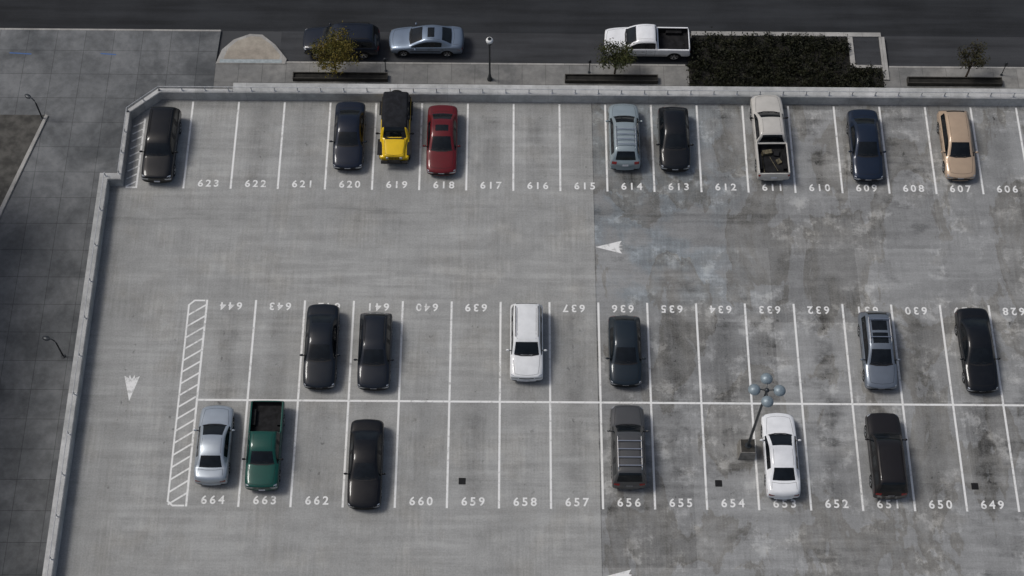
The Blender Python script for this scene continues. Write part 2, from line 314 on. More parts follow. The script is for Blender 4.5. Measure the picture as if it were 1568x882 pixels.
def car(name, k, loc, heading, col, metal=0.0, length=None, height=None, width=None, opts=(), rough=.38):
    """heading: rotation about Z of a car whose front is local +Y"""
    st, fm, cr, info = kind_def(k)
    NR = 16
    sy = (length or info['L']) / info['L']; sx = (width or info['W']) / info['W']; sz = (height or info['H']) / info['H']
    bm = bmesh.new(); cl = bm.edges.layers.float.new('crease_edge')
    rings = []
    for (y, bow, w, hp) in st:
        pts = []
        for (x, z) in hp: pts.append((x, y + bow * (1 - min(1, (x / max(w, .01))) ** 2) - bow * .3, z))
        full = [pts[0]] + pts[1:8] + [pts[8]] + [(-a, b, c) for (a, b, c) in reversed(pts[1:8])]
        rings.append([bm.verts.new(v) for v in full])
    def seg(j): return j if j < 8 else 15 - j
    for i in range(len(rings) - 1):
        for j in range(NR):
            a, b = rings[i], rings[i + 1]
            f = bm.faces.new((a[j], a[(j + 1) % NR], b[(j + 1) % NR], b[j]))
            f.material_index = fm.get((i, seg(j)), 2 if seg(j) in (0, 1) else 0)
    for r in (rings[0], rings[-1]):
        fs = [(r[15], r[0], r[1], r[2], r[14])] + [(r[16 - j], r[j], r[j + 1], r[15 - j]) for j in range(2, 7)] + [(r[9], r[7], r[8])]
        for f in fs: bm.faces.new(tuple(f))
    bmesh.ops.recalc_face_normals(bm, faces=bm.faces)
    idx = {v: (i, j) for i, r in enumerate(rings) for j, v in enumerate(r)}
    for e in bm.edges:
        (i1, j1), (i2, j2) = idx[e.verts[0]], idx[e.verts[1]]
        if i1 == i2:
            s1 = min(j1 if j1 <= 8 else 16 - j1, j2 if j2 <= 8 else 16 - j2)
            if s1 >= 5 or (s1 >= 4 and k == 'pickup' and i1 >= 9): e[cl] = cr.get(i1, 0)
        else:
            jj = j1 if j1 <= 8 else 16 - j1
            if j1 == j2:
                if jj == 5: e[cl] = .45
                if jj == 4: e[cl] = .3
                if jj == 6: e[cl] = .25
                if jj == 7: e[cl] = .2 if k not in ('jeep', 'suv') else .35
                if k == 'pickup' and i1 >= 9 and i2 >= 9 and jj >= 5: e[cl] = .85
    me = bpy.data.meshes.new('body'); bm.to_mesh(me); bm.free()
    paintm = paint(col, metal, rough)
    bm9 = M_SOFT if k == 'jeep' else M_LINER
    mats = [paintm, M_GLASS, M_TRIM, M_CHROME, M_HEAD, M_TAIL, M_TYRE, M_RIM, M_PLATE, bm9, M_GAP, M_CARGO]
    for m in mats: me.materials.append(m)
    for f in me.polygons: f.use_smooth = True
    o = bpy.data.objects.new('body', me); COL.objects.link(o)
    sb = o.modifiers.new('s', 'SUBSURF'); sb.levels = 2; sb.render_levels = 2
    wf, wr_, rr = info['wh']
    cut = MB()
    W = info['W'] / 2
    for yy in (wf, wr_):
        for sgn in (-1, 1):
            a, b = sorted((sgn * (W - .30), sgn * (W + .3)))
            prof = [(.001, a), (rr + .065, a), (rr + .065, b), (.001, b)]
            cut.lathe(prof, (0, yy, rr), 24, 2, 'x')
    cm = bpy.data.meshes.new('c'); cbm = bmesh.new()
    vs = [cbm.verts.new(v) for v in cut.v]
    for f in cut.f:
        fc = cbm.faces.new([vs[i] for i in f]); fc.material_index = 2
    bmesh.ops.remove_doubles(cbm, verts=cbm.verts, dist=.003); bmesh.ops.recalc_face_normals(cbm, faces=cbm.faces)
    cbm.to_mesh(cm); cbm.free()
    for m in mats: cm.materials.append(m)
    co = bpy.data.objects.new('cutter', cm); COL.objects.link(co)
    bo = o.modifiers.new('b', 'BOOLEAN'); bo.operation = 'DIFFERENCE'; bo.object = co; bo.solver = 'EXACT'
    dg = bpy.context.evaluated_depsgraph_get(); dg.update()
    me2 = bpy.data.meshes.new_from_object(o.evaluated_get(dg))
    o.modifiers.clear(); o.data = me2
    bpy.data.objects.remove(co)
    me2.set_sharp_from_angle(angle=math.radians(38))
    bvh = BVHTree.FromPolygons([v.co.copy() for v in me2.vertices], [tuple(p.vertices) for p in me2.polygons])
    D = MB()
    def patch(c4, d, nu, nv, off, mi):
        d = Vector(d).normalized(); g = []
        for i in range(nu + 1):
            for j in range(nv + 1):
                u, v = i / nu, j / nv
                q = (Vector(c4[0]) * (1 - u) * (1 - v) + Vector(c4[1]) * u * (1 - v) + Vector(c4[2]) * u * v + Vector(c4[3]) * (1 - u) * v)
                h = bvh.ray_cast(q - d * 3, d)
                if h[0] is None: g.append(None)
                else:
                    nrm = h[1] if h[1].dot(d) < 0 else -h[1]
                    g.append(h[0] + nrm * off)
        b = len(D.v)
        D.v += [x if x is not None else Vector((0, 0, .5)) for x in g]
        for i in range(nu):
            for j in range(nv):
                q = [i * (nv + 1) + j, (i + 1) * (nv + 1) + j, (i + 1) * (nv + 1) + j + 1, i * (nv + 1) + j + 1]
                if any(g[t] is None for t in q): continue
                if (g[q[0]] - g[q[2]]).length > .9: continue
                D.f.append([b + t for t in q]); D.m.append(mi)
    def rib(pts, d, w, mi=10, off=.004, n=8):
        d = Vector(d).normalized()
        for a, b in zip(pts[:-1], pts[1:]):
            a = Vector(a); b = Vector(b); t = (b - a).normalized(); s = d.cross(t).normalized() * (w / 2)
            patch((a - s, b - s, b + s, a + s), d, n, 1, off, mi)
    dn = (0, 0, -1)
    h0, h1 = info['hood']; hw = .76 * W if k != 'jeep' else .58
    for s in (-1, 1):
        rib([(s * hw * 1.02, h0, 2), (s * hw * .98, (h0 + h1) / 2, 2), (s * hw * .88, h1, 2)], dn, .013)
    rib([(-hw * .88, h1, 2), (-hw * .5, h1 + .07, 2), (0, h1 + .10, 2), (hw * .5, h1 + .07, 2), (hw * .88, h1, 2)], dn, .013)
    ws0, ws1 = info['ws']
    rib([(-.70 * W, ws0 + .0, 2), (-.3 * W, ws0 + .085, 2), (.3 * W, ws0 + .085, 2), (.70 * W, ws0 + .0, 2)], dn, .07, 2, .006)
    if k != 'jeep':
        for xo in (-.05, -.55): rib([(xo, ws0 + .02, 2), (xo + .50, ws0 - .07, 2)], dn, .022, 2, .012)
    r0, r1 = info['roof']
    if k != 'jeep':
        for s in (-1, 1): rib([(s * .50, r0, 2), (s * .52, r1, 2)], dn, .012)
    if 'sunroof' in opts: patch(((-.38, r0 - .12, 2), (.38, r0 - .12, 2), (.38, r0 - .55, 2), (-.38, r0 - .55, 2)), dn, 6, 4, .004, 1)
    if 'panorama' in opts:
        patch(((-.42, r0 - .12, 2), (.42, r0 - .12, 2), (.42, r0 - .75, 2), (-.42, r0 - .75, 2)), dn, 6, 4, .004, 1)
        patch(((-.42, r0 - .90, 2), (.42, r0 - .90, 2), (.42, r0 - 1.5, 2), (-.42, r0 - 1.5, 2)), dn, 6, 4, .004, 1)
    if info['trunk']:
        t0, t1 = info['trunk']
        for s in (-1, 1): rib([(s * .70 * W, t0, 2), (s * .72 * W, t1 + .1, 2)], dn, .014)
        rib([(-.68 * W, t0 - .02, 2), (-.25 * W, t0 - .10, 2), (.25 * W, t0 - .10, 2), (.68 * W, t0 - .02, 2)], dn, .014)
    st_side = {'sedan': (.85, -.42, -1.25), 'hatch': (.75, -.45, -1.25), 'wagon': (.9, -.30, -1.2), 'suv': (.85, -.2, -1.15), 'pickup': (1.2, .1, -.45), 'jeep': (.7, -.25, -.3)}[info['kind']]
    zt_ = {'sedan': .93, 'hatch': .97, 'wagon': .95, 'suv': 1.05, 'pickup': 1.07, 'jeep': 1.1}[info['kind']]
    for s in (-1, 1):
        for yy in st_side: rib([(s * 2, yy, .38), (s * 2, yy, zt_)], (-s, 0, 0), .014)
        rib([(s * 2, st_side[0], .36), (s * 2, st_side[-1], .36)], (-s, 0, 0), .014)
        for yy in st_side[1:]: patch(((s * 2, yy + .28, zt_ - .14), (s * 2, yy + .10, zt_ - .14), (s * 2, yy + .10, zt_ - .17), (s * 2, yy + .28, zt_ - .17)), (-s, 0, 0), 2, 1, .02, 10 if metal else 3)
        rib([(s * 2, info['wh'][0] - rr - .1, .60), (s * 2, info['wh'][1] + rr + .1, .60)], (-s, 0, 0), .05, 2, .01)
    yF = st[0][0] * 1.0; zs0 = st[1][3][4][1]; yR = st[-1][0]; zr0 = st[-2][3][4][1]
    if k != 'jeep':
        for s in (-1, 1):
            patch(((s * .92 * W, yF + .2, zs0 + .05), (s * .50 * W, yF + .2, zs0 + .08), (s * .52 * W, yF + .2, zs0 - .08), (s * .90 * W, yF + .2, zs0 - .07)), (0, -1, -.25), 5, 4, .008, 4)
            patch(((s * .90 * W, yF - .22, 2), (s * .66 * W, yF - .05, 2), (s * .68 * W, yF + .06, 2), (s * .86 * W, yF - .02, 2)), dn, 4, 3, .007, 4)
        patch(((-.45 * W, yF + .2, zs0 + .04), (.45 * W, yF + .2, zs0 + .04), (.40 * W, yF + .2, zs0 - .14), (-.40 * W, yF + .2, zs0 - .14)), (0, -1, 0), 6, 2, .008, 2)
        rib([(-.42 * W, yF + .2, zs0 - .05), (.42 * W, yF + .2, zs0 - .05)], (0, -1, 0), .02, 3, .014)
        patch(((-.6 * W, yF + .2, .42), (.6 * W, yF + .2, .42), (.6 * W, yF + .2, .33), (-.6 * W, yF + .2, .33)), (0, -1, 0), 6, 1, .008, 2)
    else:
        D.box((0, yF + .10, .62), (1.55, .14, .14), 2)
        for xx in (-.4, .4): D.tube([(xx, yF + .12, .66), (xx * .8, yF + .16, .92)], .03, 8, 2)
        D.tube([(-.34, yF + .16, .92), (.34, yF + .16, .92)], .03, 8, 2)
        for i in range(7): D.box(((i - 3) * .085, yF + .0, .87), (.035, .05, .22), 2)
        for s in (-1, 1):
            D.tube([(s * .40, yF - .02, .90), (s * .40, yF + .04, .90)], .085, 14, 4)
            for yy in (wf, wr_): D.box((s * (W - .07), yy, .95 if yy > 0 else .93), (.26, 1.0 if yy > 0 else .9, .05), 2)
        D.tube([(0, yR - .02, .95), (0, yR - .22, .95)], [.36, .37], 20, 6)
        D.box((0, .88, 1.20), (1.1, .06, .03), 2)
        for xx in (-.2, .25): rib([(xx, .70, 2), (xx + .3, .66, 2)], dn, .02, 2, .01)
    patch(((-.17, yF + .2, .55), (.17, yF + .2, .55), (.17, yF + .2, .43), (-.17, yF + .2, .43)), (0, -1, 0), 2, 1, .015, 8)
    zp = zr0 if k != 'pickup' else .80
    patch(((.17, yR - .2, zp + .02), (-.17, yR - .2, zp + .02), (-.17, yR - .2, zp - .12), (.17, yR - .2, zp - .12)), (0, 1, 0), 2, 1, .012, 8)
    for s in (-1, 1):
        z1 = {'sedan': zr0 + .10, 'pickup': .97}.get(info['kind'], zr0 + .14); x0 = .55 if k != 'pickup' else .82
        patch(((s * .96 * W, yR - .2, z1), (s * x0 * W, yR - .2, z1), (s * (x0 + .03) * W, yR - .2, z1 - .15), (s * .96 * W, yR - .2, z1 - .15)), (0, 1, 0), 4, 4, .008, 5)
    my = ws0 - .28; mz = zt_ + .03
    for s in (-1, 1):
        D.ell((s * (W + .10), my, mz), (.105, .06, .075), 2 if k in ('jeep', 'pickup') else 0, 10, 6)
        D.box((s * (W - .0), my, mz - .03), (.14, .05, .03), 2)
    ztop = max(h[3][8][1] for h in st); wrf = .57 if k != 'suv' else .62
    if 'rails' in opts or 'bars' in opts:
        for s in (-1, 1):
            D.tube([(s * wrf, r0 - .12, ztop - .04), (s * wrf, r0 - .2, ztop + .05), (s * wrf, r1 + .2, ztop + .05), (s * wrf, r1 + .1, ztop - .05)], .02, 8, 3 if 'silver' in opts else 2)
    if 'bars' in opts:
        nb = 4 if 'many' in opts else 2
        for i in range(nb):
            yy = r0 - .45 + (r1 - r0 + .75) * i / (nb - 1); D.box((0, yy, ztop + .065), (2 * wrf, .055, .025), 3 if 'silver' in opts else 2)
    if k == 'pickup':
        for s in (-1, 1): D.box((s * .715, -1.68, .735), (.20, .98, .25), 9)
    if 'cargo' in opts:
        D.box((-.25, -1.05, .74), (.55, .25, .20), 11, .15); D.box((.30, -1.1, .70), (.30, .35, .14), 2, -.2); D.box((.40, -1.6, .68), (.25, .3, .1), 11, .5)
        D.tube([(-.55, -1.0, .66), (-.5, -2.3, .66)], .025, 8, 11); D.tube([(-.1, -1.3, .66), (.3, -2.2, .66)], .02, 8, 11)
    e = empty(name, loc, heading)
    e.scale = (sx, sy, sz)
    o.parent = e
    D.obj('trim_and_lights', mats, True, e, 35)
    Wm = MB()
    for yy in (wf, wr_):
        for s in (-1, 1):
            R = rr; x0 = s * (W - .13)
            prof = [(R * .62, -s * .10), (R * .93, -s * .10), (R, -s * .075), (R, s * .075), (R * .93, s * .10), (R * .66, s * .10), (R * .62, s * .085), (R * .2, s * .05), (.001, s * .06)]
            Wm.lathe(prof, (x0, yy, R), 30, 6, 'x', lambda i, kk: 6 if i < 5 else (7 if i in (5, 7) or (kk % 6) < 3 else 6))
    Wm.obj('wheels', mats, True, e, 40)
    return e

N_, S_, W_ = 0.0, math.pi, math.pi / 2
r = lambda d: math.radians(d)
# far row
car('parked_suv', 'suv', (-22.65, 15.95, 0), S_ + r(-1), (.002, .0025, .004), 0, 4.85, opts=('rails',))
car('parked_car', 'sedan', (-11.72, 16.75, 0), S_, (.005, .009, .020), .2, 4.5)
car('parked_off_roader', 'jeep', (-9.0, 17.15, 0), S_, (.74, .48, .010), 0, 4.5)
car('parked_car', 'sedan', (-6.25, 16.5, 0), S_, (.105, .006, .009), .1, 4.6, opts=('sunroof',))
car('parked_minivan', 'wagon', (4.45, 16.95, 0), N_, (.27, .32, .34), .3, 4.35, 1.72, opts=('rails', 'bars', 'many', 'silver'))
car('parked_car', 'hatch', (7.38, 16.7, 0), S_, (.003, .004, .006), 0, 4.3)
car('pickup_truck', 'pickup', (13.0, 16.85, 0), N_ + r(1), (.50, .48, .44), 0, 5.6, opts=('cargo',))
car('parked_car', 'sedan', (18.6, 16.35, 0), S_, (.010, .018, .036), .3, 4.75)
car('parked_car', 'wagon', (24.0, 16.45, 0), S_, (.43, .32, .225), .2, 4.6, 1.5)
# middle row
car('parked_car', 'sedan', (-12.55, 2.95, 0), S_, (.005, .008, .013), .2, 5.0)
car('parked_car', 'wagon', (-9.6, 2.7, 0), S_, (.008, .011, .017), .2, 4.5, 1.6, opts=('rails',))
car('parked_suv', 'suv', (-1.3, 3.25, 0), S_, (.74, .75, .75), 0, 4.5, opts=('rails',))
car('parked_car', 'hatch', (4.1, 2.8, 0), S_, (.013, .021, .029), .3, 4.2)
car('parked_car', 'wagon', (18.0, 2.95, 0), S_, (.16, .185, .22), .5, 4.6, opts=('rails', 'bars', 'silver', 'panorama'))
car('parked_car', 'sedan', (23.45, 3.0, 0), S_ + r(1), (.003, .004, .006), 0, 5.0)
# near row
car('parked_car', 'sedan', (-17.9, -2.8, 0), N_, (.36, .40, .44), .5, 4.45)
car('pickup_truck', 'pickup', (-15.2, -2.9, 0), S_, (.003, .055, .042), .1, 4.95, 1.62, 1.82)
car('parked_car', 'sedan', (-9.8, -3.95, 0), S_, (.002, .002, .003), 0, 4.95)
car('parked_suv', 'suv', (4.1, -2.8, 0), N_, (.085, .085, .085), .4, 4.6, opts=('rails', 'bars', 'many', 'silver'))
car('parked_car', 'sedan', (12.2, -3.2, 0), N_, (.78, .79, .80), 0, 4.8)
car('parked_suv', 'suv', (17.8, -3.2, 0), N_, (.014, .012, .012), .3, 4.7, opts=('rails',))
# street
SZ = -4.0
car('parked_suv', 'suv', (-13.05, 26.55, SZ), W_, (.006, .010, .02), .2, 4.85, opts=('rails',))
car('parked_car', 'sedan', (-7.65, 26.75, SZ), W_, (.15, .19, .25), .5, 4.75, opts=('sunroof',))
car('pickup_truck', 'pickup', (6.45, 26.65, SZ), W_, (.78, .79, .80), 0, 5.4)

# ------------------------------------------------------------------ deck
M_DECK = deck_mat()
out = [(-26.0, -45), (-26.0, 14.0), (-25.0, 14.0), (-25.0, 18.35), (-23.25, 19.95), (-18.8, 19.95), (-18.8, 20.4), (70, 20.4), (70, -45)]
n = len(out)
vs = [(x, y, 0) for x, y in out] + [(x, y, -3.98) for x, y in out]
fs = [tuple(reversed(range(n)))] + [(i, (i + 1) % n, n + (i + 1) % n, n + i) for i in range(n)]
M_WALL = slab_mat('wall_concrete', (.35, .355, .345), (.44, .44, .43), 3.0, 30, 0, 0, .01, .3)
mkobj('parking_deck', vs, fs, [M_DECK, M_WALL], [0] + [1] * n)

def wall_poly(name, inner, outer, h, mat):
    n = len(inner); v = []
    for p in inner: v += [(p[0], p[1], .003), (p[0], p[1], h)]
    for p in outer: v += [(p[0], p[1], .003), (p[0], p[1], h)]
    f = []
    for i in range(n - 1):
        a, b = 2 * i, 2 * (i + 1); c, d = 2 * n + 2 * i, 2 * n + 2 * (i + 1)
        f += [(a, b, b + 1, a + 1), (c, c + 1, d + 1, d), (a + 1, b + 1, d + 1, c + 1)]
    e = 2 * (n - 1); f += [(0, 1, 2 * n + 1, 2 * n), (e, 2 * n + e, 2 * n + e + 1, e + 1)]
    o = mkobj(name, v, f, [mat])
    bm = bmesh.new(); bm.from_mesh(o.data); bmesh.ops.recalc_face_normals(bm, faces=bm.faces)
    bmesh.ops.bevel(bm, geom=[e for e in bm.edges if min(v.co.z for v in e.verts) > .1], offset=.025, segments=2, affect='EDGES')
    bm.to_mesh(o.data); bm.free()
    return o
inn = [(-25.48, -45), (-25.48, 13.55), (-24.72, 13.55), (-24.72, 18.2), (-23.10, 19.65), (-18.8, 19.65)]
ou = [(-25.98, -45), (-25.98, 13.98), (-24.98, 13.98), (-24.98, 18.32), (-23.22, 19.93), (-18.8, 19.93)]
wall_poly('parapet_wall', inn, ou, .80, M_WALL)
wall_poly('parapet_wall', [(-18.797, 19.65), (70, 19.65)], [(-18.797, 20.38), (70, 20.38)], .80, M_WALL)
M_STEEL = simple('galvanised_steel', (.46, .47, .48), .45, .4, .15)
R = MB()
def railrun(a, b, sp):
    a = Vector(a); b = Vector(b); d = (b - a); nn = max(1, round(d.length / sp)); ang = math.atan2(d.y, d.x)
    for i in range(nn + 1):
        p = a + d * i / nn
        R.box((p.x, p.y, .98), (.05, .05, .42), 0, ang); R.box((p.x, p.y, .81), (.14, .14, .02), 0, ang)
    R.tube([(a.x, a.y, 1.19), (b.x, b.y, 1.19)], .022, 8)
railrun((-25.62, -44, 0), (-25.62, 13.75, 0), 2.3); railrun((-24.85, 13.9, 0), (-24.85, 18.25, 0), 1.45)
railrun((-24.85, 18.25, 0), (-23.16, 19.78, 0), 1.2); railrun((-23.16, 19.78, 0), (69, 19.78, 0), 1.37)
R.obj('guard_railing', [M_STEEL], False)

# ------------------------------------------------------------------ painted markings
mk = MB()
def quad(x0, y0, x1, y1, w, m=mk, Z1=.004):
    d = Vector((x1 - x0, y1 - y0, 0)); t = Vector((-d.y, d.x, 0)).normalized() * w / 2; a = Vector((x0, y0, Z1)); b = Vector((x1, y1, Z1))
    m.add([a - t, b - t, b + t, a + t], [(0, 1, 2, 3)])
lw = .115
for k in range(-7, 26):
    quad(k * P, .06, k * P, L, lw); quad(k * P, -.06, k * P, -L, lw)
quad(-7 * P - .0575, 0, 25 * P, 0, .118)
for j in range(-9, 24):
    x = (j + .25) * P; quad(x, Y2, x, 18.3 if j == -9 else Y3, lw)
xa, xb = -20.17, -7 * P - .10
quad(xa, -L + .25, xa, L - .3, .10); quad(xa + .28, L - .05, xb, L - .05, .10); quad(xa + .25, -L + .05, xb, -L + .05, .10)
quad(xa + .01, L - .33, xa + .29, L - .06, .10, mk, .006); quad(xa + .01, -L + .28, xa + .27, -L + .06, .10, mk, .006)
y = -L + .1
while y < L - .9:
    quad(xa + .02, y, xb + .08, y + .66, .10, mk, .008); y += .70
xa2 = -24.60; xb2 = -8.75 * P - .06
y = Y2 + .1
while y < 18.0: quad(xa2, y, xb2, y + .35, .09, mk, .006); y += .52
quad(xa2, Y2 + .05, xb2, Y2 + .05, .1)
Z1 = .004
def arrow(cx, cy, ang):
    Rm = Matrix.Rotation(ang, 3, 'Z'); pts = [(.78, 0), (-.72, .42), (-.58, .17), (-.78, .13), (-.52, 0), (-.78, -.13), (-.58, -.17), (-.72, -.42)]
    v = [Vector((cx, cy, Z1)) + Rm @ Vector((a, b, 0)) for a, b in pts]
    mkobj('painted_arrow', v, [(0, 1, 2), (0, 2, 3), (0, 3, 4), (0, 4, 5), (0, 5, 6), (0, 6, 7)], [M_MARK])
arrow(3.44, 9.72, math.pi); arrow(-22.85, .68, -math.pi / 2); arrow(3.4, -9.85, math.pi)
mk.obj('parking_bay_lines', [M_MARK])
def text_mesh(s, x, y, rot):
    c = bpy.data.curves.new('t', 'FONT'); c.body = s; c.size = .65; c.align_x = 'CENTER'; c.align_y = 'CENTER'; c.offset = .015; c.space_character = 1.42; c.resolution_u = 3
    o = bpy.data.objects.new('t', c); COL.objects.link(o); o.location = (x, y, Z1); o.rotation_euler = (0, 0, rot)
    bpy.context.view_layer.update(); dg = bpy.context.evaluated_depsgraph_get()
    me = bpy.data.meshes.new_from_object(o.evaluated_get(dg)); me.transform(o.matrix_world)
    v = [q.co.copy() for q in me.vertices]; f = [list(p.vertices) for p in me.polygons]
    bpy.data.objects.remove(o); return v, f
nm = MB()
for j in range(-8, 14): v, f = text_mesh(str(615 - j), (j + .77) * P, Y2 + .34, 0); nm.add(v, f)
for k in range(-7, 14):
    v, f = text_mesh(str(637 - k), (k + .5) * P, L - .36, math.pi); nm.add(v, f)
    v, f = text_mesh(str(657 - k), (k + .5) * P, -L + .36, 0); nm.add(v, f)
nm.obj('painted_bay_numbers', [M_MARK])

M_IRON = simple('cast_iron', (.012, .012, .013), .6, spec=.2)
for (x, y) in ((-4.7, -4.62), (8.9, -4.65), (22.5, -4.72)):
    g = MB(); s = .17
    for a, b, w, h in ((0, s, 2 * s, .03), (0, -s, 2 * s, .03), (s, 0, .03, 2 * s), (-s, 0, .03, 2 * s)): g.box((x + a, y + b, .008), (w, h, .012))
    for i in range(6): g.box((x - s + .05 + i * .048, y, .006), (.02, 2 * s - .04, .008))
    g.add([(x - s, y - s, .003), (x + s, y - s, .003), (x + s, y + s, .003), (x - s, y + s, .003)], [(0, 1, 2, 3)])
    g.obj('drain_grate', [M_IRON])

# parking lot light standard
M_DARKM = simple('dark_pole_paint', (.035, .04, .045), .4, .3)
M_LAMP = simple('lamp_head_grey', (.22, .27, .30), .4, .2, .1)
M_PED = simple('pedestal_concrete', (.20, .19, .17), .8, 0, .3, 3)
M_SOOT = simple('pedestal_cap', (.03, .027, .022), .8, 0, .4, 3)
e = empty('parking_lot_light', (10.45, -2.85, 0))
b = MB()
v = [(-.45, -.45, 0), (.45, -.45, 0), (.45, .45, 0), (-.45, .45, 0), (-.40, -.40, .85), (.40, -.40, .85), (.40, .40, .85), (-.40, .40, .85)]
b.add(v, [(0, 1, 5, 4), (1, 2, 6, 5), (2, 3, 7, 6), (3, 0, 4, 7)], 0)
b.add([(-.40, -.40, .85), (.40, -.40, .85), (.40, .40, .85), (-.40, .40, .85), (-.36, -.36, .88), (.36, -.36, .88), (.36, .36, .88), (-.36, .36, .88)], [(0, 1, 5, 4), (1, 2, 6, 5), (2, 3, 7, 6), (3, 0, 4, 7)], 0)
b.add([(-.36, -.36, .881), (.36, -.36, .881), (.36, .36, .881), (-.36, .36, .881)], [(0, 1, 2, 3)], 1)
b.obj('pedestal', [M_PED, M_SOOT], parent=e)
b = MB(); b.tube([(0, 0, .88), (0, 0, 7.9)], [.085, .055], 12); b.tube([(0, 0, .882), (0, 0, .95)], .16, 12); b.ell((0, 0, 7.92), (.13, .13, .12))
for i in range(4):
    a = math.pi / 4 + i * math.pi / 2 + .75; c, s = math.cos(a), math.sin(a)
    b.tube([(.05 * c, .05 * s, 7.9), (.3 * c, .3 * s, 8.0), (.45 * c, .45 * s, 7.98)], .03, 8)
b.obj('pole_and_arms', [M_DARKM], True, e)
b = MB()
for i in range(4):
    a = math.pi / 4 + i * math.pi / 2 + .75; c, s = math.cos(a), math.sin(a)
    b.lathe([(.001, 8.16), (.12, 8.14), (.24, 8.08), (.30, 7.98), (.31, 7.93), (.24, 7.90), (.001, 7.90)], (.62 * c, .62 * s, 0), 20)
b.obj('lamp_heads', [M_LAMP], True, e, 50)

# ------------------------------------------------------------------ street level
def sheet(name, poly, z, mat):
    return mkobj(name, [(x, y, z) for x, y in poly], [tuple(range(len(poly)))], [mat])
M_ROAD = asphalt_mat('road_asphalt', (.026, .028, .031)); M_LANE = asphalt_mat('parking_lane_asphalt', (.046, .048, .052))
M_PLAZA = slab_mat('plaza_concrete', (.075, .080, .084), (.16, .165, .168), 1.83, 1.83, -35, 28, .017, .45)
M_WALKC = slab_mat('sidewalk_concrete', (.16, .16, .155), (.24, .235, .22), 1.5, 1.5, 0, 25.3, .015, .4)
M_KERB = slab_mat('kerb_concrete', (.28, .275, .26), (.35, .34, .32), 1.2, 50, 0, 0, .01, .4)
M_GROUND = simple('ground_asphalt', (.045, .047, .05), .9, 0, .2, .1)
sheet('ground', [(-600, -600), (600, -600), (600, 600), (-600, 600)], SZ - .15, M_GROUND)
sheet('street_road', [(-200, 27.9), (200, 27.9), (200, 42), (-200, 42)], SZ - .142, M_ROAD)
sheet('parking_lane', [(-17.0, 25.45), (200, 25.45), (200, 27.9), (-17.0, 27.9)], SZ - .138, M_LANE)
def raised(name, poly, z0, z1, mat, bev=.02):
    n = len(poly); v = [(x, y, z0) for x, y in poly] + [(x, y, z1) for x, y in poly]
    f = [tuple(range(n, 2 * n))] + [(i, (i + 1) % n, n + (i + 1) % n, n + i) for i in range(n)]
    o = mkobj(name, v, f, [mat]); bm = bmesh.new(); bm.from_mesh(o.data); bmesh.ops.recalc_face_normals(bm, faces=bm.faces)
    if bev: bmesh.ops.bevel(bm, geom=[e for e in bm.edges if min(q.co.z for q in e.verts) > z1 - .001], offset=bev, segments=2, affect='EDGES')
    bm.to_mesh(o.data); bm.free(); return o
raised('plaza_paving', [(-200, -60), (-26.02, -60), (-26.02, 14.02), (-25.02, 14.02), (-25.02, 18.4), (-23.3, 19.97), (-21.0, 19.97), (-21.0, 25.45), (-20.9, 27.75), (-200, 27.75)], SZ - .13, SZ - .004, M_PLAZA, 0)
raised('kerb', [(-200, 27.75), (-20.9, 27.75), (-20.9, 27.9), (-200, 27.9)], SZ - .14, SZ, M_KERB)
raised('sidewalk', [(-20.99, 20.42), (200, 20.42), (200, 25.3), (-20.99, 25.3)], SZ - .13, SZ, M_WALKC, 0)
raised('kerb', [(-16.6, 25.3), (8.9, 25.3), (8.9, 25.45), (-16.6, 25.45)], SZ - .14, SZ + .004, M_KERB)
raised('kerb', [(21.9, 25.3), (200, 25.3), (200, 25.45), (21.9, 25.45)], SZ - .14, SZ + .004, M_KERB)
isl = [(-21.0, 25.2), (-16.55, 25.2), (-16.5, 25.6), (-17.3, 26.7), (-18.2, 27.5), (-19.0, 27.55), (-20.0, 27.1), (-20.7, 26.3)]
raised('kerb_island', isl, SZ - .14, SZ + .05, M_KERB)
cx = sum(p[0] for p in isl) / 8; cy = sum(p[1] for p in isl) / 8
M_TAN = slab_mat('tan_paving', (.27, .24, .20), (.33, .30, .25), 50, 50)
sheet('island_paving', [(cx + (x - cx) * .80, cy + (y - cy) * .76 + .08) for x, y in isl], SZ + .056, M_TAN)
M_RAMP = simple('painted_ramp', (.30, .34, .35), .8)
sheet('kerb_ramp', [(-20.75, 25.26), (-16.8, 25.26), (-16.8, 25.52), (-20.75, 25.52)], SZ + .060, M_RAMP)
M_BLUE = simple('blue_marking', (.05, .12, .30), .8)
b = MB()
for x, w in ((-34.2, 1.4), (-28.4, 1.0)): b.add([(x, 25.9, SZ), (x + w, 25.82, SZ), (x + w, 25.90, SZ), (x, 25.98, SZ)], [(0, 1, 2, 3)])
b.obj('utility_marking', [M_BLUE])
M_SOIL = simple('soil', (.070, .067, .060), .95, 0, .4, 1.5)
raised('kerb', [(-31.25, 21.2), (-31.05, 21.1), (-33.0, 13.6), (-33.3, 5), (-33.6, 5), (-33.25, 13.7)], SZ - .1, SZ + .10, M_KERB)
sheet('planting_bed', [(-31.27, 21.18), (-33.27, 13.7), (-33.62, 5), (-60, 5), (-60, 21.2)], SZ + .02, M_SOIL)

